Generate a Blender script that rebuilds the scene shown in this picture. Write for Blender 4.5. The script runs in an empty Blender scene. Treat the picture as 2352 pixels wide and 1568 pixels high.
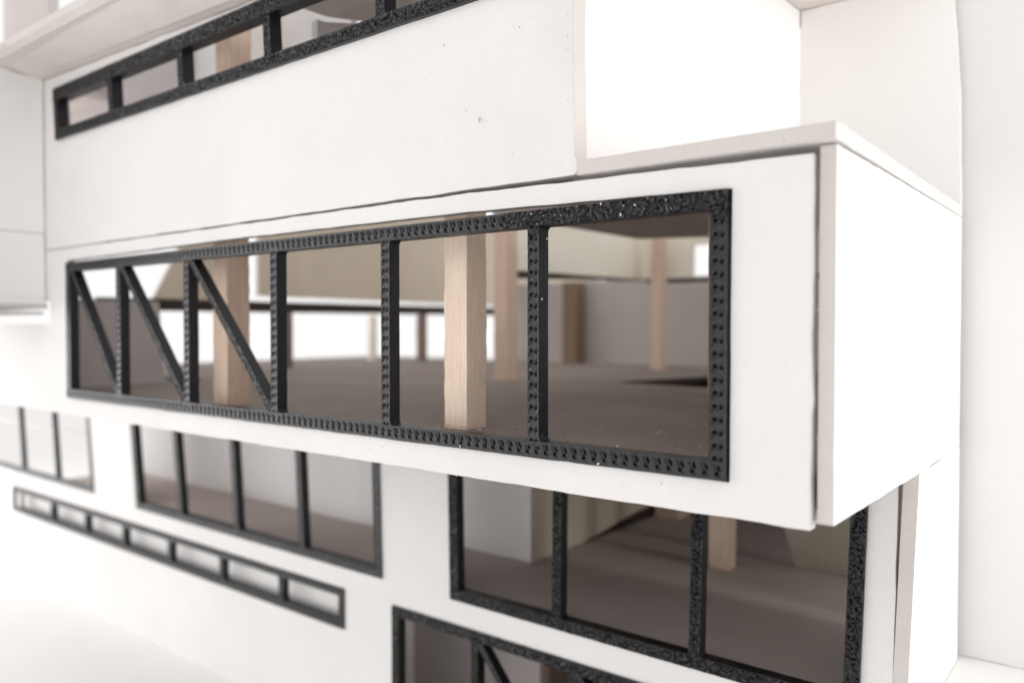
import bpy, bmesh, math, random
from mathutils import Vector, noise, geometry
random.seed(7)
S = bpy.context.scene
COL = S.collection
# ------------------------------------------------------------------ camera / world / light
# 1 unit = 1 cm of the model; X runs along the facade, Y into it, Z up, eye level at z = 0
F = 1825.0/2352.0
YAW, PITCH = math.atan(1438/1825.0), math.atan(36/1825.0)
cam = bpy.data.cameras.new('camera'); co = bpy.data.objects.new('camera', cam); COL.objects.link(co)
co.location = (0, 0, 0); co.rotation_euler = (math.pi/2-PITCH, 0, YAW)
cam.sensor_width = 36; cam.lens = 36*F; cam.clip_start = 0.1; cam.clip_end = 2000
cam.dof.use_dof = True; cam.dof.focus_distance = 12.9; cam.dof.aperture_fstop = 0.145
cam.dof.aperture_blades = 7
S.camera = co
W = bpy.data.worlds.new("World"); S.world = W; W.use_nodes = True
bg = W.node_tree.nodes['Background']
bg.inputs[0].default_value = (1.0, 0.985, 0.978, 1); bg.inputs[1].default_value = 1.0
S.view_settings.view_transform = 'Standard'; S.view_settings.look = 'None'
S.view_settings.gamma = 1.0; S.view_settings.exposure = 0.03
S.cycles.max_bounces = 10; S.cycles.diffuse_bounces = 6
def area(name, loc, target, size, power, col=(1, 1, 1)):
    l = bpy.data.lights.new(name, 'AREA'); l.shape = 'RECTANGLE'; l.size, l.size_y = size
    l.energy = power; l.color = col
    o = bpy.data.objects.new(name, l); COL.objects.link(o); o.location = loc
    o.rotation_euler = (Vector(target)-Vector(loc)).to_track_quat('-Z', 'Y').to_euler()
    return o
area('softbox_right', (24, 16.5, 4), (-4, 16, 0.5), (9, 16), 7500, (1, 0.99, 0.98))
area('sheen_fill_left', (-66, -8, -3), (-20, 11, -3), (44, 34), 16000, (1, 0.99, 1))  # added lamp, gives the left frame rails a grazing sheen
area('fill_front_low', (-27, -34, -7.5), (-23, 16, -8), (46, 8), 3300, (1, 0.985, 0.97))  # added fill lamp, lifts the lower front walls under the box

# ------------------------------------------------------------------ materials
def new_mat(name):
    m = bpy.data.materials.new(name); m.use_nodes = True
    nt = m.node_tree; b = nt.nodes['Principled BSDF']
    return m, nt, b
def tex_coord(nt, scale=(1, 1, 1), which='Object'):
    tc = nt.nodes.new('ShaderNodeTexCoord'); mp = nt.nodes.new('ShaderNodeMapping')
    mp.inputs['Scale'].default_value = scale
    nt.links.new(tc.outputs[which], mp.inputs[0]); return mp.outputs[0]
def noise_node(nt, vec, scale, detail=3, rough=0.55):
    n = nt.nodes.new('ShaderNodeTexNoise'); n.inputs['Scale'].default_value = scale
    n.inputs['Detail'].default_value = detail; n.inputs['Roughness'].default_value = rough
    nt.links.new(vec, n.inputs['Vector']); return n.outputs['Fac']
def ramp(nt, fac, stops):
    r = nt.nodes.new('ShaderNodeValToRGB'); e = r.color_ramp.elements
    while len(e) < len(stops): e.new(0.5)
    for i, (p, c) in enumerate(stops): e[i].position = p; e[i].color = (*c, 1)
    nt.links.new(fac, r.inputs[0]); return r.outputs[0]
def bump(nt, b, h, strength, dist, bevel=0):
    n = nt.nodes.new('ShaderNodeBump'); n.inputs['Strength'].default_value = strength
    n.inputs['Distance'].default_value = dist; nt.links.new(h, n.inputs['Height'])
    if bevel:
        v = nt.nodes.new('ShaderNodeBevel'); v.samples = 4; v.inputs['Radius'].default_value = bevel
        nt.links.new(v.outputs[0], n.inputs['Normal'])
    nt.links.new(n.outputs[0], b.inputs['Normal'])
def mix(nt, a, b_, fac, mode='MIX'):
    m = nt.nodes.new('ShaderNodeMix'); m.data_type = 'RGBA'; m.blend_type = mode
    for s, v in ((0, fac), (6, a), (7, b_)):
        if hasattr(v, 'type') and hasattr(v, 'links'): nt.links.new(v, m.inputs[s])
        else: m.inputs[s].default_value = v if s == 0 else (*v, 1)
    return m.outputs[2]
def board(name, lo, hi, speck=0.0, grain=0.5, bevel=0.018, rough=0.72):
    m, nt, b = new_mat(name)
    v = tex_coord(nt)
    big = noise_node(nt, v, 0.35, 4)
    c = ramp(nt, big, [(0.3, lo), (0.7, hi)])
    if speck:
        sp = noise_node(nt, v, 9.0, 2, 0.4)
        f = ramp(nt, sp, [(0.70, (0, 0, 0)), (0.76, (1, 1, 1))])
        fm = nt.nodes.new('ShaderNodeMath'); fm.operation = 'MULTIPLY'; nt.links.new(f, fm.inputs[0]); fm.inputs[1].default_value = speck
        c = mix(nt, c, (lo[0]*0.72, lo[1]*0.68, lo[2]*0.64), fm.outputs[0])
    nt.links.new(c, b.inputs['Base Color'])
    b.inputs['Roughness'].default_value = rough
    b.inputs['Specular IOR Level'].default_value = 0.3
    h1 = noise_node(nt, v, 26, 4, 0.65); h2 = noise_node(nt, v, 2.2, 3)
    a = nt.nodes.new('ShaderNodeMath'); a.operation = 'MULTIPLY_ADD'
    nt.links.new(h2, a.inputs[0]); a.inputs[1].default_value = 1.6; nt.links.new(h1, a.inputs[2])
    bump(nt, b, a.outputs[0], grain, 0.02, bevel)
    return m
WHITE = board('white_board', (0.73, 0.712, 0.70), (0.775, 0.763, 0.755), 0.18, 0.6)
WHITE_FAR = board('cream_board', (0.76, 0.752, 0.74), (0.78, 0.772, 0.76), 0.0, 0.15)
EDGE = board('cut_board_edge', (0.58, 0.545, 0.525), (0.66, 0.625, 0.60), 0.25, 0.8, 0.012, 0.9)
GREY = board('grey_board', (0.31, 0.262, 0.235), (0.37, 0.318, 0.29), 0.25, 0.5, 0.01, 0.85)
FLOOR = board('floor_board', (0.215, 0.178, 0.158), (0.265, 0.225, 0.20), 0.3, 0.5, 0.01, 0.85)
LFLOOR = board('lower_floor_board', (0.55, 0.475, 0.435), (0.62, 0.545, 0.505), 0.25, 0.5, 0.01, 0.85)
BRIGHT = board('bright_card', (0.86, 0.85, 0.835), (0.88, 0.87, 0.86), 0.0, 0.2)
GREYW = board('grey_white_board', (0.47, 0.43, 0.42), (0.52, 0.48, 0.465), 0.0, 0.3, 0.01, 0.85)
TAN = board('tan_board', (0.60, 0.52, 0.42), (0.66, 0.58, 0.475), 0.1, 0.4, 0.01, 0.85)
CREAM = board('pale_cream_board', (0.86, 0.82, 0.71), (0.90, 0.86, 0.76), 0.0, 0.3, 0.01, 0.85)
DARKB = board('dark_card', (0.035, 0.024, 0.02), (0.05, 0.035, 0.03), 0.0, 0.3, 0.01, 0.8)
SOFFIT = board('soffit_board', (0.66, 0.605, 0.575), (0.74, 0.69, 0.655), 0.35, 0.7, 0.01, 0.85)

def wood(name, c1, c2, c3):
    m, nt, b = new_mat(name)
    v = tex_coord(nt, (14, 14, 0.55))
    n1 = noise_node(nt, v, 1.6, 6, 0.65)
    v2 = tex_coord(nt, (60, 60, 1.6)); n2 = noise_node(nt, v2, 1.0, 3, 0.6)
    c = ramp(nt, n1, [(0.3, c1), (0.52, c2), (0.75, c3)])
    f = ramp(nt, n2, [(0.35, (0.82, 0.78, 0.74)), (0.6, (1, 1, 1))])
    nt.links.new(mix(nt, c, f, 0.4, 'MULTIPLY'), b.inputs['Base Color'])
    b.inputs['Roughness'].default_value = 0.7; b.inputs['Specular IOR Level'].default_value = 0.25
    bump(nt, b, n2, 0.55, 0.02, 0.015)
    return m
WOOD = wood('basswood', (0.78, 0.61, 0.49), (0.87, 0.71, 0.58), (0.92, 0.79, 0.67))
WOOD_SHADE = wood('shaded_basswood', (0.62, 0.45, 0.35), (0.71, 0.54, 0.43), (0.79, 0.63, 0.52))  # basswood again, with the indoor shade of the rear columns in its colour

def plastic():
    m, nt, b = new_mat('black_printed_plastic')
    v = tex_coord(nt); n = noise_node(nt, v, 6, 4, 0.6)
    nt.links.new(ramp(nt, n, [(0.3, (0.0035, 0.0037, 0.0048)), (0.75, (0.007, 0.0073, 0.0095))]), b.inputs['Base Color'])
    rr = nt.nodes.new('ShaderNodeMapRange'); nt.links.new(n, rr.inputs[0])
    rr.inputs[3].default_value = 0.30; rr.inputs[4].default_value = 0.44
    nt.links.new(rr.outputs[0], b.inputs['Roughness'])
    b.inputs['Specular IOR Level'].default_value = 0.45
    # print layers: stacked 0.2 mm along the depth of the bar
    w = nt.nodes.new('ShaderNodeTexWave'); w.wave_type = 'BANDS'; w.bands_direction = 'Y'
    w.inputs['Scale'].default_value = 9.0; w.inputs['Distortion'].default_value = 0.6; w.inputs['Detail'].default_value = 1
    nt.links.new(v, w.inputs['Vector'])
    fine = noise_node(nt, v, 45, 3, 0.6)
    a = nt.nodes.new('ShaderNodeMath'); a.operation = 'MULTIPLY_ADD'
    nt.links.new(w.outputs['Fac'], a.inputs[0]); a.inputs[1].default_value = 0.8; nt.links.new(fine, a.inputs[2])
    bump(nt, b, a.outputs[0], 0.45, 0.012, 0)
    return m
PLASTIC = plastic()
def plain(name, c, rough=0.6):
    m, nt, b = new_mat(name)
    v = tex_coord(nt); n = noise_node(nt, v, 5)
    nt.links.new(ramp(nt, n, [(0.3, tuple(x*0.85 for x in c)), (0.7, c)]), b.inputs['Base Color'])
    b.inputs['Roughness'].default_value = rough; return m
DUST = plain('white_crumb', (0.82, 0.8, 0.78)); DARKDUST = plain('dark_crumb', (0.05, 0.04, 0.04))

# ------------------------------------------------------------------ helpers
def link(name, me, parent=None, label=None):
    o = bpy.data.objects.new(name, me); COL.objects.link(o)
    if parent: o.parent = parent; o.matrix_parent_inverse = parent.matrix_world.inverted()
    if label: o['label'] = label
    return o
def thing(name, loc, label, cat, group=None):
    o = bpy.data.objects.new(name, None); o.empty_display_size = 0.5; COL.objects.link(o)
    o.location = loc; o['label'] = label; o['category'] = cat
    if group: o['group'] = group
    bpy.context.view_layer.update()
    return o
def interp(tab, x):
    if x <= tab[0][0]: return tab[0][1]
    for (a, va), (b, vb) in zip(tab, tab[1:]):
        if x <= b: return va+(vb-va)*(x-a)/(b-a)
    return tab[-1][1]
def solve(u, Y):   # image column -> x on the plane y = Y
    r = (u-1176)/1825.0; c, s = math.cos(YAW), math.sin(YAW)
    return Y*(r*c-s)/(c+r*s)
# hand-cut boards lean a little: (x, shear per unit height)
LEAN_B = [(-25.5, 0.08), (-24.5, 0.10), (-18, 0.09), (-14.4, 0.065), (-11, 0.045), (-6.7, 0.01)]
LEAN_C = [(-42, 0.14), (-27, 0.135), (-23.7, 0.09), (-20, 0.064), (-16.5, 0.033), (-13.8, 0.02), (-10.6, -0.008), (-7, -0.02), (-3.8, -0.035), (-3.3, -0.018)]
def warp_b(x, z): return x+interp(LEAN_B, x)*(6.1-z), z
def warp_c(x, z): return x+interp(LEAN_C, x)*(-4.0-z), z
def jit(pts, amp, step, seed):
    out = []
    n = len(pts)
    for i in range(n):
        a = Vector(pts[i]); b = Vector(pts[(i+1) % n]); L = (b-a).length
        k = max(1, int(L/step)) if amp > 0 else 1
        d = (b-a)/L; nn = Vector((-d.y, d.x))
        for j in range(k):
            p = a+(b-a)*(j/k)
            if j: 
                q = noise.noise(Vector((p.x*1.7+seed, p.y*1.7, seed*3.1)))+0.6*noise.noise(Vector((p.x*7, p.y*7+seed, seed)))
                p = p+nn*q*amp
            out.append((p.x, p.y))
    return out
def prism(name, axis, lo, hi, outer, holes=(), mats=(None,), parent=None, label=None, amp=0.012, step=0.22, warp=None, bow=None):
    """board cut to an outline (with openings), lying across `axis` from lo to hi"""
    seed = random.random()*50
    loops = [jit(outer, amp, step, seed)]+[jit(h, amp*0.5, step, seed+3+i) for i, h in enumerate(holes)]
    tris = geometry.tessellate_polygon([[Vector((x, y, 0)) for x, y in lp] for lp in loops])
    flat = [p for lp in loops for p in lp]
    if warp: flat = [warp(*p) for p in flat]
    N = len(flat)
    def to3(p, t):
        if axis == 'Y': return (p[0], t+(bow(p) if bow else 0), p[1])
        if axis == 'X': return (t+(bow(p) if bow else 0), p[0], p[1])
        return (p[0], p[1], t+(bow(p) if bow else 0))
    verts = [to3(p, lo) for p in flat]+[to3(p, hi) for p in flat]
    faces, mi = [], []
    for a, b, c in tris:
        faces.append((a, b, c)); mi.append(0)
        faces.append((c+N, b+N, a+N)); mi.append(2 if len(mats) > 2 else 0)
    k = 0
    for lp in loops:
        n = len(lp)
        for i in range(n):
            a, b = k+i, k+(i+1) % n
            faces.append((a, b, b+N, a+N)); mi.append(1 if len(mats) > 1 else 0)
        k += n
    me = bpy.data.meshes.new(name); me.from_pydata(verts, [], faces)
    for m in mats: me.materials.append(m)
    me.polygons.foreach_set('material_index', mi)
    bm = bmesh.new(); bm.from_mesh(me); bmesh.ops.recalc_face_normals(bm, faces=bm.faces); bm.to_mesh(me); bm.free()
    me.update()
    return link(name, me, parent, label)
def rect(x0, x1, z0, z1): return [(x0, z0), (x1, z0), (x1, z1), (x0, z1)]

# ---- printed plastic bars with real relief on the front
def relief_holes(s, t, w, vert):
    P = 0.175; d = 0.0
    if vert: rows = ((0.042, 0.0, 0.016, 0.020, 1), (-0.048, 0.022, 0.015, 0.018, 1)); sl = 0.5
    else: rows = ((0.040, 0.0, 0.011, 0.036, 0.75), (-0.045, 0.034, 0.014, 0.018, 1)); sl = 0.45
    for row, off, ru, rv, g in rows:
        x = (s+off+P*50+(t-row)*sl) % P-P/2
        e = (x/ru)**2+((t-row)/rv)**2
        if e < 2: d = max(d, 0.058*g*(1-e/2))
    x = (s+P*50+t*0.5+0.03) % P-P/2
    if abs(t) < 0.08 and abs(x) < 0.035: d = max(d, 0.014*(1-abs(x)/0.035))
    return d
def relief_rough(p):
    q = Vector((p.x*9+p.z*4.0, 3.1, p.z*11-p.x*4))
    a = noise.noise(q); b = noise.noise(q*2.3+Vector((9, 4, 1)))
    r = max(0.0, 1-abs(a+0.25*b)*3.2)
    return 0.042*r*r+0.014*(b+0.5)
def bars(segs, y0, depth, style, res=0.025, name='frame'):
    """segs: (p0, p1, width, back offset, fillet) with p in (x, z); one joined mesh of printed bars"""
    V, Fc = [], []
    for p0, p1, w, dy, fil in segs:
        a, b = Vector((p0[0], 0, p0[1])), Vector((p1[0], 0, p1[1])); L = (b-a).length
        d = (b-a)/L; n = Vector((-d.z, 0, d.x))
        if n.z < -0.01 or (abs(n.z) <= 0.01 and n.x > 0): n = -n
        ns = max(2, int(L/res)); nt_ = max(4, int(w/res)) if style != 'flat' else 2
        base = len(V)
        for i in range(ns+1):
            s = L*i/ns
            hw = w/2
            if fil:
                for e in (s-fil[0], L-s-fil[0]):
                    r = fil[1]
                    if 0 <= e < r: hw += r-math.sqrt(max(0, r*r-(r-e)**2))
                    elif e < 0: hw += r
            wob = 0.006*noise.noise(Vector((s*3, p0[0], p0[1])))
            for j in range(nt_+1):
                t = -hw+2*hw*j/nt_
                p = a+d*s+n*(t+wob)
                tt = t/hw
                dd = 0
                if 0 < j < nt_ and 0 < i < ns:
                    if style == 'holes':
                        dd = relief_holes(s, t, w, abs(d.x) < 0.5)
                        dd += 0.004*(noise.noise(p*14)+0.5)
                        if p.x > -8.0 and p.z > 1.4: dd = 0.35*dd+0.7*relief_rough(p)
                    elif style == 'rough':
                        dd = relief_rough(p)*min(1, (1-abs(tt))*4)
                    elif style == 'mild': dd = 0.5*relief_rough(p)
                V.append((p.x, y0+dy+dd, p.z))
        row = nt_+1
        for i in range(ns):
            for j in range(nt_):
                q = base+i*row+j
                Fc.append((q, q+1, q+row+1, q+row))
        bb = len(V)
        for i in range(ns+1):
            for j in (0, nt_):
                x, _, z = V[base+i*row+j]; V.append((x, y0+depth, z))
        for i in range(ns):
            f0, f1 = base+i*row, base+(i+1)*row; g0, g1 = bb+2*i, bb+2*(i+1)
            Fc.append((f0, f1, g1, g0)); Fc.append((f1+nt_, f0+nt_, g0+1, g1+1)); Fc.append((g0, g1, g1+1, g0+1))
        for i in (0, ns):
            f = base+i*row; g = bb+2*i
            Fc.append((*[f+j for j in range(nt_+1)], g+1, g))
    me = bpy.data.meshes.new(name); me.from_pydata(V, [], Fc); me.materials.append(PLASTIC)
    bm = bmesh.new(); bm.from_mesh(me); bmesh.ops.recalc_face_normals(bm, faces=bm.faces); bm.to_mesh(me); bm.free()
    me.update(); return me
def window(x0, x1, z0, z1, mull, parent, label, y0, depth=0.25, w=0.25, style='rough', res=0.025, braces=(), warp=None, mdepth=None, wr=None, top=True, left=True):
    wp = warp or (lambda x, z: (x, z))
    h = w/2; wt = wr or w
    P = lambda x, z: wp(x, z)
    segs = []
    n = 6
    def chain(za, ww):    # horizontal rail in one straight run
        segs.append((P(x0, za), P(x1, za), ww, 0, None))
    chain(z0+h, w)
    if top: chain(z1-wt/2, wt)
    if left: segs.append((P(x0+h, z0+w*0.8), P(x0+h, z1-wt*0.8), w, 0.004, None))
    segs.append((P(x1-h, z0+w*0.8), P(x1-h, z1-wt*0.8), w, 0.004, None))
    f = link('window_frame', bars(segs, y0, depth, style, res, 'window_frame'), parent, label)
    for x in mull:
        p, q = P(x, z0+w*0.7), P(x, z1-wt*0.7)
        link('mullion', bars([(p, q, w*0.86, 0.003, (w*0.3, 0.07))], y0, mdepth or depth, style, res, 'mullion'), f)
    for (xa, za, xb, zb) in braces:
        link('brace', bars([(P(xa, za), P(xb, zb), w*0.62, 0.006, None)], y0, depth, 'mild' if style != 'flat' else 'flat', res, 'brace'), f)
    return f
def column(x, y, z0, z1, parent, w=0.55, m=None, label=None, name='wooden_column'):
    """square basswood stick; x, y = its front right corner"""
    V, Fc = [], []; n = 46
    cs = []
    k = 6
    for i in range(k): cs.append((-w+w*i/k, 0))
    for i in range(k): cs.append((0, w*i/k))
    for i in range(k): cs.append((-w*i/k, w))
    for i in range(k): cs.append((-w, w-w*i/k))
    c = 0.03
    for i in range(n+1):
        z = z0+(z1-z0)*i/n
        for (u, v) in cs:
            q = Vector((x+u, y+v, z*2.3))
            a = 0.012*noise.noise(q*1.3)+0.006*noise.noise(Vector((x+u*9, v*9, z*9)))
            if i == 0: a += 0.02*noise.noise(Vector((u*14+x, v*14, 2)))
            V.append((x+u+a*(1 if u > -w/2 else -1), y+v-a*(1 if v < w/2 else -1), z))
    m_ = len(cs)
    for i in range(n):
        for j in range(m_):
            Fc.append((i*m_+j, i*m_+(j+1) % m_, (i+1)*m_+(j+1) % m_, (i+1)*m_+j))
    Fc.append(tuple(range(m_))[::-1]); Fc.append(tuple(n*m_+j for j in range(m_)))
    me = bpy.data.meshes.new(name); me.from_pydata(V, [], Fc); me.materials.append(m or WOOD); me.update()
    return link(name, me, parent, label)

WB = (WHITE, EDGE, WHITE)
# ------------------------------------------------------------------ the setting
g = prism('ground', 'Z', -13, -12, rect(-220, 120, -120, 260), mats=(BRIGHT,), amp=0); g['kind'] = 'structure'
g = prism('terrace_base', 'Z', -11.98, -7.01, [(-2.96, 15.3), (40, 15.3), (40, 60), (-2.96, 60)], mats=(WHITE_FAR,), amp=0.01); g['kind'] = 'structure'

# ------------------------------------------------------------------ projecting storey (the box)
box = thing('projecting_storey', (-14, 14, -2.54), 'long white board storey jutting out in the middle, with truss window and open right corner', 'model storey')
A_out = [(-31.5, -2.54), (-3.167, -2.54), (-3.167, 2.12), (-9, 2.21), (-25.6, 2.215), (-25.6, 0.75), (-25.2, 0.7), (-25.2, 0.05), (-31.5, 0.03)]
prism('front_wall', 'Y', 10.0, 10.2, A_out, [[(-24.05, -2.07), (-4.22, -2.07), (-4.20, 1.80), (-9, 1.90), (-16, 1.92), (-24.05, 1.86)]], WB, box, amp=0.015, step=0.2)
prism('side_wall', 'X', -3.11, -2.91, [(10.08, -2.46), (14.9, -2.52), (18.8, -2.52), (18.8, 2.24), (14, 2.235), (10.1, 2.215)], (), WB, box, amp=0.012)
prism('roof_slab', 'Z', 2.25, 2.46, [(-6.62, 9.96), (-2.88, 9.93), (-2.88, 18.6), (-6.62, 18.68)], (), (WHITE, EDGE, WHITE), box, amp=0.02)
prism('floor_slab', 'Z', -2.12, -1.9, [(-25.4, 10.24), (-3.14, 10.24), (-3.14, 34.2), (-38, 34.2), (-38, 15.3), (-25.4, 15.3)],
      [[(-13.9, 23.2), (-9, 22.8), (-9, 29), (-12.7, 27.7)]], (FLOOR, DARKB, FLOOR), box, amp=0.01)  # dark cut faces put the stairwell's shade into the colour
wm = [solve(u, 10) for u in (277.5, 433.7, 634.5, 891, 1230)]
prism('stair_shade_board', 'Z', -2.52, -2.38, rect(-25.3, -3.2, 10.26, 34.2), (), (DARKB, EDGE), box)  # dark card below the stairwell opening, its colour stands for the pit's shade
zi0, zi1 = -1.86, 1.60
br = []
prism('backing_strip', 'Y', 10.42, 10.5, rect(-25, -7, 2.1, 2.7), (), (GREY, EDGE), box)
edges = [-24.0+0.2]+wm
for i in range(3):
    br.append((edges[i]+0.1, zi1+0.02, edges[i+1]-0.06, zi0+0.02))
window(-24.03, -4.24, -2.05, 1.79, wm, box, 'long black truss window frame with three diagonal braces at its left end', 9.93, 0.26, 0.25, 'holes', 0.016, br)
column(-9.59, 10.84, -1.9, 3.6, box, 0.55, WOOD, 'pale square wooden column nearest the glassless truss window')
column(-16.99, 10.64, -1.9, 3.6, box, 0.6, WOOD_SHADE, 'wooden column behind the third diagonal brace')
column(-17.0, 21.3, -1.9, 3.7, box, 0.58, WOOD_SHADE)
column(-16.0, 30.6, -1.9, 3.7, box, 0.5, WOOD_SHADE)
column(-8.72, 20.4, -1.9, 3.7, box, 0.5, WOOD_SHADE)
column(solve(1322, 33.2), 33.2, -1.9, 2.2, box, 0.8, plain('brown_stick', (0.22, 0.15, 0.09)))
column(-30.2, 30.5, -1.9, 0.6, box, 0.4, plain('dark_stick', (0.2, 0.13, 0.1)))
column(-33.6, 30.0, -1.9, 0.6, box, 0.35, CREAM)
column(-29.9, 21.6, -1.9, 0.6, box, 0.4, plain('dark_stick_b', (0.2, 0.15, 0.14)))
# interior boards
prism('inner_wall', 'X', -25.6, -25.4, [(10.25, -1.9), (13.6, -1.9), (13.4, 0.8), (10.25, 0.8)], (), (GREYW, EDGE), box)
prism('inner_wall', 'X', -30.2, -30.0, [(15.6, 1.0), (18.6, 1.0), (18.6, 5.4), (17.9, 5.4)], (), (TAN, EDGE), box)
prism('inner_wall', 'X', -30.2, -30.0, [(20.3, 1.3), (48, 1.12), (48, 6.2), (20.3, 6.2)], (), (TAN, EDGE), box)
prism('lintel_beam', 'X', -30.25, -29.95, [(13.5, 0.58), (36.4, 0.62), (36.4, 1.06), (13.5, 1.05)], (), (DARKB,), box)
prism('inner_wall', 'X', -17.7, -17.5, [(22.3, 1.98), (31.9, 2.08), (31.9, 6.6), (22.3, 6.6)], (), (CREAM, EDGE), box)
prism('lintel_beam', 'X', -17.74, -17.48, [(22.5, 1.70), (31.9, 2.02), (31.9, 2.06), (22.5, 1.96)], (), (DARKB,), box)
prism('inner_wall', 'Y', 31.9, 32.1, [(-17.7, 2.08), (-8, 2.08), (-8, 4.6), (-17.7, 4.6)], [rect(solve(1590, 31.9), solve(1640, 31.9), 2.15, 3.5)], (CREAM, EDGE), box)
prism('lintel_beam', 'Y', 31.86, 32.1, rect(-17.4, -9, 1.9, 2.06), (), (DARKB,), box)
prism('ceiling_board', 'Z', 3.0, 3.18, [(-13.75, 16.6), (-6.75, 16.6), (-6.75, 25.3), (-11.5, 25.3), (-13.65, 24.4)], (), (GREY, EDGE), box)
prism('ceiling_board', 'Z', 4.85, 5.0, rect(-12.5, -3.2, 25.4, 34.4), (), (GREY, EDGE), box)  # unseen board added to keep light from above off the far floor
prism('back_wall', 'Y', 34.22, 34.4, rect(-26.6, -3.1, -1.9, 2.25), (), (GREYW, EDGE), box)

# ------------------------------------------------------------------ upper storey
def sag(x, y):   # the roof board hangs a little along the front wall and curls up at its free edge
    k = max(0, min(1, (y-8.5)/1.2))*max(0, min(1, (13.4-y)/1.9))
    return -0.42*max(0, min(1, (x+25)/13.0))*k-0.05*k+0.2*max(0, (9.7-y)/1.2)
def grid_slab(name, xs, ys, inside, z0, th, mats, parent):
    V, Fc, mi, idx = [], [], [], {}
    def vid(i, j, t):
        if (i, j, t) not in idx:
            x, y = xs[i], ys[j]; w = 0.025*noise.noise(Vector((x*1.3, y, 3)))
            idx[(i, j, t)] = len(V); V.append((x, y+(w if j == 0 else 0), z0+sag(x, y)+w+(th if t else 0)))
        return idx[(i, j, t)]
    cells = {(i, j) for i in range(len(xs)-1) for j in range(len(ys)-1) if inside((xs[i]+xs[i+1])/2, (ys[j]+ys[j+1])/2)}
    for i, j in cells:
        for t in (0, 1):
            q = [vid(i, j, t), vid(i+1, j, t), vid(i+1, j+1, t), vid(i, j+1, t)]
            Fc.append(tuple(q if t else q[::-1])); mi.append(0)
        for (di, dj, a, b) in ((0, -1, (0, 0), (1, 0)), (1, 0, (1, 0), (1, 1)), (0, 1, (1, 1), (0, 1)), (-1, 0, (0, 1), (0, 0))):
            if (i+di, j+dj) not in cells:
                A = (i+a[0], j+a[1]); B = (i+b[0], j+b[1])
                Fc.append((vid(*A, 0), vid(*B, 0), vid(*B, 1), vid(*A, 1))); mi.append(1)
    me = bpy.data.meshes.new(name); me.from_pydata(V, [], Fc)
    for m in mats: me.materials.append(m)
    me.polygons.foreach_set('material_index', mi); me.update()
    return link(name, me, parent)
up = thing('upper_storey', (-16, 14, 2.27), 'white board upper storey with rough black strip window under a wide roof slab', 'model storey')
prism('front_wall', 'Y', 10.0, 10.33, [(-26.3, 2.24), (-6.72, 2.27), (-6.6, 2.4), (-6.72, 2.55), (-6.74, 6.86), (-12, 6.86), (-16.2, 6.95), (-25.0, 7.22), (-26.1, 7.25)], [rect(-24.55, -7.6, 5.40, 6.75)], WB, up, warp=warp_b, amp=0.014)
window(-24.62, -7.5, 5.34, 6.82, [-21.2, -17.72, -14.3, -10.86], up, 'black strip window frame with crinkled rough front, under the roof slab', 9.9, 0.3, 0.27, 'rough', 0.022, warp=warp_b, wr=0.36)
prism('side_wall', 'X', -6.95, -6.735, [(10.36, 2.47), (18.7, 2.47), (18.7, 7.28), (13.4, 7.28), (11.2, 6.8), (10.36, 6.8)], (), WB, up, bow=lambda p: 0.49*(p[0]-10.36)/8.3)
prism('back_wall', 'Y', 18.72, 18.94, [(-6.22, 2.2), (solve(2203, 18.72), 2.3), (solve(2198, 18.72), 4.9), (solve(2178, 18.72), 7.28), (-6.22, 7.28)], (), (BRIGHT, EDGE), up, amp=0.015)
grid_slab('roof_slab', [-34+0.7*i for i in range(39)]+[-6.6, -5, -3.4], [8.5, 9.1, 9.7, 10.33, 11.0, 11.56, 12.3, 13.5, 15, 18, 22],
          lambda x, y: y < 10.4 or x < -26.5 or (x > -14.5 and y < 13.5) or x > -6.7, 7.3, 0.2, (SOFFIT, EDGE), up)
prism('edge_strip', 'Z', 7.39, 7.47, [(-34, 8.62), (-22, 8.62), (-14, 8.7), (-14, 9.1), (-22, 9.05), (-34, 9.02)], (), (SOFFIT, EDGE), up, amp=0.03)
column(-17.3, 10.95, 2.5, 8.7, up, 0.6, WOOD_SHADE, 'wooden column seen through the strip window')
prism('inner_wall', 'X', -14.6, -14.4, [(11.3, 3.95), (19, 3.95), (19, 7.29), (13.4, 7.29), (11.5, 6.8), (11.3, 6.8)], (), (WHITE, EDGE), up)
prism('inner_wall', 'Y', 12.2, 12.35, rect(-31, -21.6, 3.0, 8.8), (), (GREYW, EDGE), up)
prism('inner_wall', 'Y', 12.5, 12.7, rect(-31, -14.7, 3.4, 8.8), (), (WHITE, EDGE), up)
prism('inner_wall', 'Y', 15.7, 15.9, rect(-14.3, -6.9, 3.4, 7.29), (), (GREYW, EDGE), up)
prism('inner_shelf', 'Z', 6.25, 6.42, [(-21.6, 12.48), (-18.4, 11.3), (-18.1, 12.48)], (), (GREY, EDGE), up)

# ------------------------------------------------------------------ lower storey
lo = thing('lower_storey', (-22, 18, -7.6), 'white lower storey set back below the jutting box, with three large black framed openings', 'model storey')
W1 = (-30.55, -16.48); W2 = (-13.85, -3.76); W9 = (-46, -34.1)
C_out = [(-42.4, -7.62), (-3.27, -7.62), (-3.27, -2.62), (-44, -2.62), (-44, -6.9), (-42.4, -6.9)]
prism('front_wall', 'Y', 15.0, 15.2, [(-42.7, -7.62), (-3.27, -7.6), (-3.27, -2.62), (-46.5, -2.62), (-46.5, -2.85), (-34.25, -2.85), (-34.25, -6.85), (-42.6, -6.85)],
      [rect(W1[0]+.05, W1[1]-.05, -6.95, -2.9), rect(W2[0]+.05, W2[1]-.04, -6.95, -2.9)], WB, lo, warp=warp_c)
window(W1[0], W1[1], -7.0, -2.8, [-27.3, -23.65, -20.1], lo, 'black frame of four tall panes beside the small strip window', 14.93, 0.28, 0.27, 'mild', 0.05, warp=warp_c)
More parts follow.
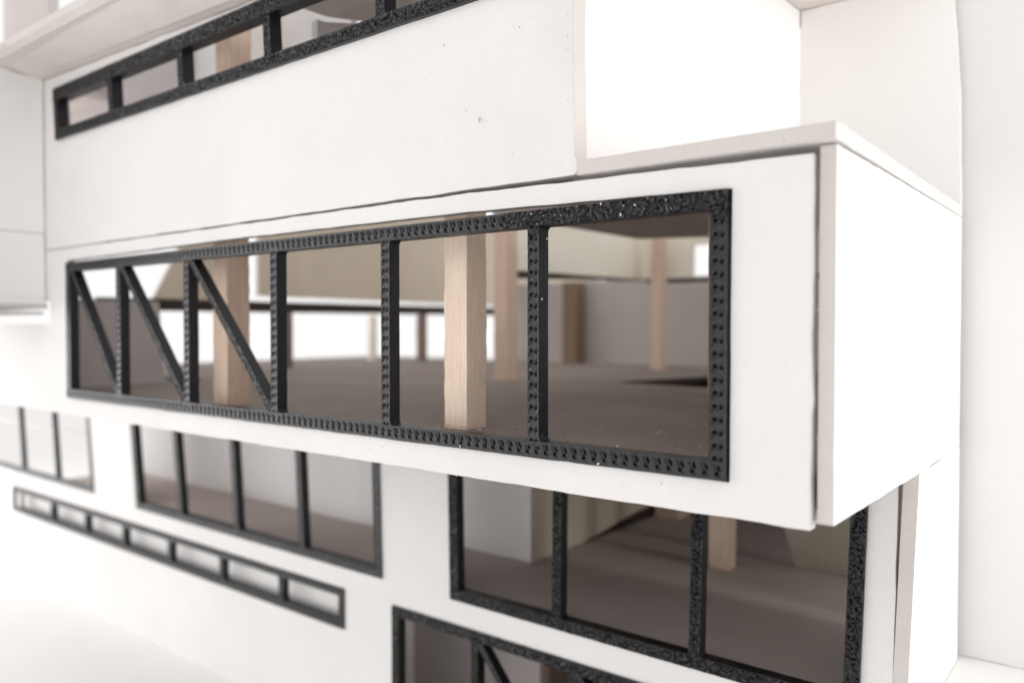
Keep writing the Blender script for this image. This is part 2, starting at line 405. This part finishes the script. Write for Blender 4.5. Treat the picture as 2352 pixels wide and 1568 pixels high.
window(W2[0], W2[1], -7.0, -2.8, [-10.45, -6.98], lo, 'large black frame of three panes at the right corner', 14.92, 0.28, 0.28, 'rough', 0.024, warp=warp_c)
window(-46.4, -34.15, -6.9, -2.8, [-41.35, -37.65], lo, 'thin black frame at the far left end', 14.95, 0.2, 0.22, 'flat', 0.2, warp=warp_c)
prism('side_wall', 'X', -3.15, -2.905, [(15.0, -7.0), (18.8, -7.0), (18.8, -2.535), (14.95, -2.535)], (), WB, lo, bow=lambda p: 0.042*(p[1]+2.5)*max(0, (17.5-p[0])/2.5))
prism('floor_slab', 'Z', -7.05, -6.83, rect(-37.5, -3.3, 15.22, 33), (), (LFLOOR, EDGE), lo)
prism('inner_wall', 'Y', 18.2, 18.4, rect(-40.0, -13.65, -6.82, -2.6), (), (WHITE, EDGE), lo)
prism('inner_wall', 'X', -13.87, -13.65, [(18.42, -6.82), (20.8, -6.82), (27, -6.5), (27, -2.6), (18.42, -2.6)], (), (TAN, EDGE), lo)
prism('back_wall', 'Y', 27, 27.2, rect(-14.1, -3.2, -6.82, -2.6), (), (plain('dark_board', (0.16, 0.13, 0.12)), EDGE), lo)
column(-8.9, 21.0, -6.82, -2.6, lo, 0.56, WOOD_SHADE, 'orange brown wooden column in the dark room of the corner opening')
column(-12.6, 25.4, -6.82, -2.6, lo, 0.9, WOOD_SHADE)
prism('dark_foot_strip', 'X', -13.8, -13.62, [(21, -6.82), (26.9, -6.82), (26.9, -6.35), (24, -6.5)], (), (DARKB,), lo)  # dark strip along the foot of the tan wall
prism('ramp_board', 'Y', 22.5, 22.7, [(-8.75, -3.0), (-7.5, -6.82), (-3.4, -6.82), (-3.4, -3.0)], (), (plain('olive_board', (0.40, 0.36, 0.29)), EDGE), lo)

prism('inner_rail', 'Y', 18.6, 18.75, rect(-56, -41.8, -5.7, -5.56), (), (EDGE,), lo)
# ------------------------------------------------------------------ ground storey
gs = thing('ground_storey', (-22, 18, -12), 'white bottom storey with a low strip of seven panes and a second truss window', 'model storey')
prism('front_wall', 'Y', 15.03, 15.25, [(-41.9, -12), (-3.27, -12), (-3.27, -7.61), (-41.9, -7.625)],
      [rect(-41.55, -18.1, -8.76, -7.70), rect(-15.9, -4.2, -11.5, -7.72)], WB, gs)
window(-42.3, -18.03, -8.82, -7.64, [-37.9, -34.55, -31.27, -27.8, -24.4, -21.05], gs, 'low black strip window frame with seven small panes', 14.97, 0.25, 0.23, 'mild', 0.05)
tb = []
tm = [-13.0, -10.05, -7.1]
xa = -15.95
for i, x in enumerate(tm):
    x2 = tm[i+1] if i+1 < len(tm) else -4.2
    tb.append((x+0.12, -7.9, x2-0.1, -11.2))
window(-16.0, -4.15, -11.5, -7.66, tm, gs, 'second black truss frame cut by the bottom edge of the picture', 14.96, 0.28, 0.26, 'rough', 0.026, braces=tb)
prism('inner_wall', 'Y', 15.56, 15.75, rect(-48, -17.9, -12, -7.1), (), (BRIGHT, EDGE), gs)
prism('inner_wall', 'Y', 18.3, 18.5, rect(-18.5, -13.4, -12, -7.1), (), (GREYW, EDGE), gs)
prism('side_wall', 'X', -3.22, -2.98, [(15.25, -12), (30, -12), (30, -7.06), (15.25, -7.06)], (), WB, gs)
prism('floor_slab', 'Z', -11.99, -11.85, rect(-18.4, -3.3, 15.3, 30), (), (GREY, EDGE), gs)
column(solve(1236, 18.9), 18.9, -11.85, -7.1, gs, 0.6, WOOD_SHADE)
column(-9.0, 21.0, -11.85, -7.1, gs, 0.6, WOOD_SHADE)
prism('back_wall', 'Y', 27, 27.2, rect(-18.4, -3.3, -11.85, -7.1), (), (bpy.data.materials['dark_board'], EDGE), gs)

# ------------------------------------------------------------------ wing, rooftop block, tall wall
wg = thing('side_wing', (-27, 8.5, 0.4), 'pale wing of stacked boards closing the left end above a slit', 'model wing')
prism('side_wall', 'X', -25.75, -25.5, rect(6.5, 9.97, 2.74, 7.28), (), (BRIGHT, EDGE), wg)
prism('side_wall', 'X', -25.75, -25.5, rect(6.5, 9.97, 0.72, 2.70), (), (BRIGHT, EDGE), wg)
prism('floor_slab', 'Z', 0.5, 0.68, rect(-30, -25.35, 6.5, 9.97), (), WB, wg)
prism('floor_slab', 'Z', 0.33, 0.42, rect(-30, -25.45, 6.5, 9.9), (), (GREY, EDGE), wg)
rb = thing('rooftop_block', (-27, 11, 7.52), 'grey brown block standing on the roof slab at the upper left corner', 'model block')
prism('front_wall', 'Y', 10.6, 10.9, rect(-30.2, solve(143, 10.9), 7.52, 12), (), (GREYW, EDGE), rb)
prism('back_wall', 'Y', 10.95, 11.5, rect(-29.8, solve(141, 11.5), 7.52, 12), (), (GREYW, EDGE), rb)
bw = thing('backing_wall', (8, 20, -7), 'tall smooth cream wall standing behind the right side of the model', 'wall')
prism('board', 'Y', 19.1, 19.4, [(-3.6, -7.0), (30, -7.0), (30, 22), (-3.6, 22)], (), (WHITE_FAR, EDGE), bw)

# ------------------------------------------------------------------ crumbs and fibres
def crumbs(name, pts, m, label, cat):
    bm = bmesh.new()
    for (p, r, st) in pts:
        q = bmesh.ops.create_icosphere(bm, subdivisions=1, radius=r)
        a = random.random()*6
        for v in q['verts']:
            v.co += Vector((noise.noise(v.co*90+Vector(p)), noise.noise(v.co*90), 0))*r*0.6
            v.co.x *= st
            x, z = v.co.x, v.co.z
            v.co.x, v.co.z = x*math.cos(a)-z*math.sin(a), x*math.sin(a)+z*math.cos(a)
            v.co += Vector(p)
    me = bpy.data.meshes.new(name); bm.to_mesh(me); bm.free(); me.materials.append(m)
    o = link(name, me); o['label'] = label; o['category'] = cat; o['kind'] = 'stuff'; return o
pts = []
R = random.random
for i in range(36):     # on the front of the printed frame
    if i < 18: p = (-7.6+2.6*R(), 9.925, 1.58+0.22*R())
    elif i < 26: p = (wm[4]-0.1+0.22*R(), 9.925, -1.9+3.5*R())
    elif i < 32: p = (-14+9.6*R(), 9.925, -1.83-0.2*R())
    else: p = (wm[4]+0.12, 9.95+0.2*R(), -1.8+3.2*R())
    pts.append((p, 0.005+0.013*R()**3, 1+R()))
for i in range(50): pts.append(((-12+8.5*R(), 10.4+2.6*R(), -1.895), 0.004+0.008*R()**2, 1+2.5*R()))
for i in range(12): pts.append(((-10.3+1.2*R(), 10.6+0.6*R(), -1.89), 0.006+0.012*R(), 1+1.5*R()))
crumbs('white_crumbs', pts, DUST, 'tiny white board crumbs scattered on the truss frame and floor', 'crumbs')
pts = [((-9.5+5*R(), 10.5+1.2*R(), -1.893), 0.012+0.008*R(), 1) for i in range(9)]
pts += [((-12.5+5*R(), 9.99, 2.4+2.6*R()), 0.004+0.006*R()**2, 1.4) for i in range(8)]
pts += [((-14+9*R(), 9.99, -2.1-0.4*R()), 0.004+0.006*R()**2, 1.4) for i in range(5)]
crumbs('dark_crumbs', pts, DARKDUST, 'tiny dark specks on the white front and grey floor', 'crumbs')
# loose fibres on the column, frame and board edges
def fibres(name, items, m, label):
    V, Fc = [], []
    for p, d, L, r in items:
        p = Vector(p); d = Vector(d).normalized(); s = d.cross(Vector((0.3, 1, 0.2))).normalized(); u = d.cross(s)
        b = len(V); n = 4
        bend = Vector((R()-.5, R()-.5, R()-.5))*L*0.5
        for i in range(n+1):
            f = i/n; c = p+d*L*f+bend*f*f; rr = r*(1-0.7*f)
            for k in range(3): V.append(c+s*rr*math.cos(k*2.1)+u*rr*math.sin(k*2.1))
        for i in range(n):
            for k in range(3): Fc.append((b+i*3+k, b+i*3+(k+1) % 3, b+(i+1)*3+(k+1) % 3, b+(i+1)*3+k))
    me = bpy.data.meshes.new(name); me.from_pydata([tuple(v) for v in V], [], Fc); me.materials.append(m)
    o = link(name, me); o['label'] = label; o['category'] = 'fibres'; o['kind'] = 'stuff'; return o
it = []
for i in range(46):
    z = -1.85+3.2*R()
    if R() < .5: it.append(((-10.13, 10.84, z), (-1, -0.4, R()-.3), 0.03+0.07*R(), 0.004))
    else: it.append(((-9.6+0.55*0, 11.38, z), (1, 0.2, R()-.3), 0.03+0.07*R(), 0.004))
for i in range(20): it.append(((-10.15+0.6*R(), 10.82, -1.85), (R()-.5, -1, R()*.4), 0.05+0.06*R(), 0.005))
fibres('wood_fibres', it, WOOD, 'fine frayed wood fibres along the nearest column')
it = []
for i in range(60): it.append(((-2.9, 10+8*R(), 2.46), (R()-.3, R()-.5, 0.6+R()), 0.02+0.06*R(), 0.005))
for i in range(40): it.append(((-14+10.5*R(), 10.0, -2.54), (R()-.5, -0.2, -0.4-R()), 0.008+0.016*R(), 0.004))
for i in range(24): it.append(((-3.2, 15.0, -3-4*R()), (1, -0.2, R()-.5), 0.03+0.1*R(), 0.004))
fibres('board_fibres', it, DUST, 'white paper fibres fraying from the cut board edges')
it = [((-24.3+0.12*R(), 8.52, 7.52+0.1*R()), (R()-.5, -0.5, R()-.2), 0.12, 0.03) for i in range(9)]
it += [((-3.12, 10.05, z), (1, 0.3, 0.3*(R()-.5)), 0.07, 0.006) for z in (-2.3, -1.4, 0.2, 1.1)]
fibres('torn_paper', it, DUST, 'torn white paper bits at the roof board corner and right slit')
it = [((-8.55, 9.985, 3.42), (0.35, -0.2, -1), 0.13, 0.012), ((-8.58, 9.985, 3.4), (0.9, -0.3, -1), 0.1, 0.012)]
it += [((-7.45+0.09*i, 9.99, 5.35-0.07*i-0.03*math.sin(i*1.7)), (1, 0, -0.9-0.5*math.sin(i)), 0.12, 0.007) for i in range(5)]
it += [((-6.8+1.2*R()*0, 9.99, 3+3*R()), (R()-.5, -0.2, 1), 0.05, 0.004) for i in range(12)]
fibres('paper_flakes', it, EDGE, 'lifted paper flake and shallow crease on the upper front wall')
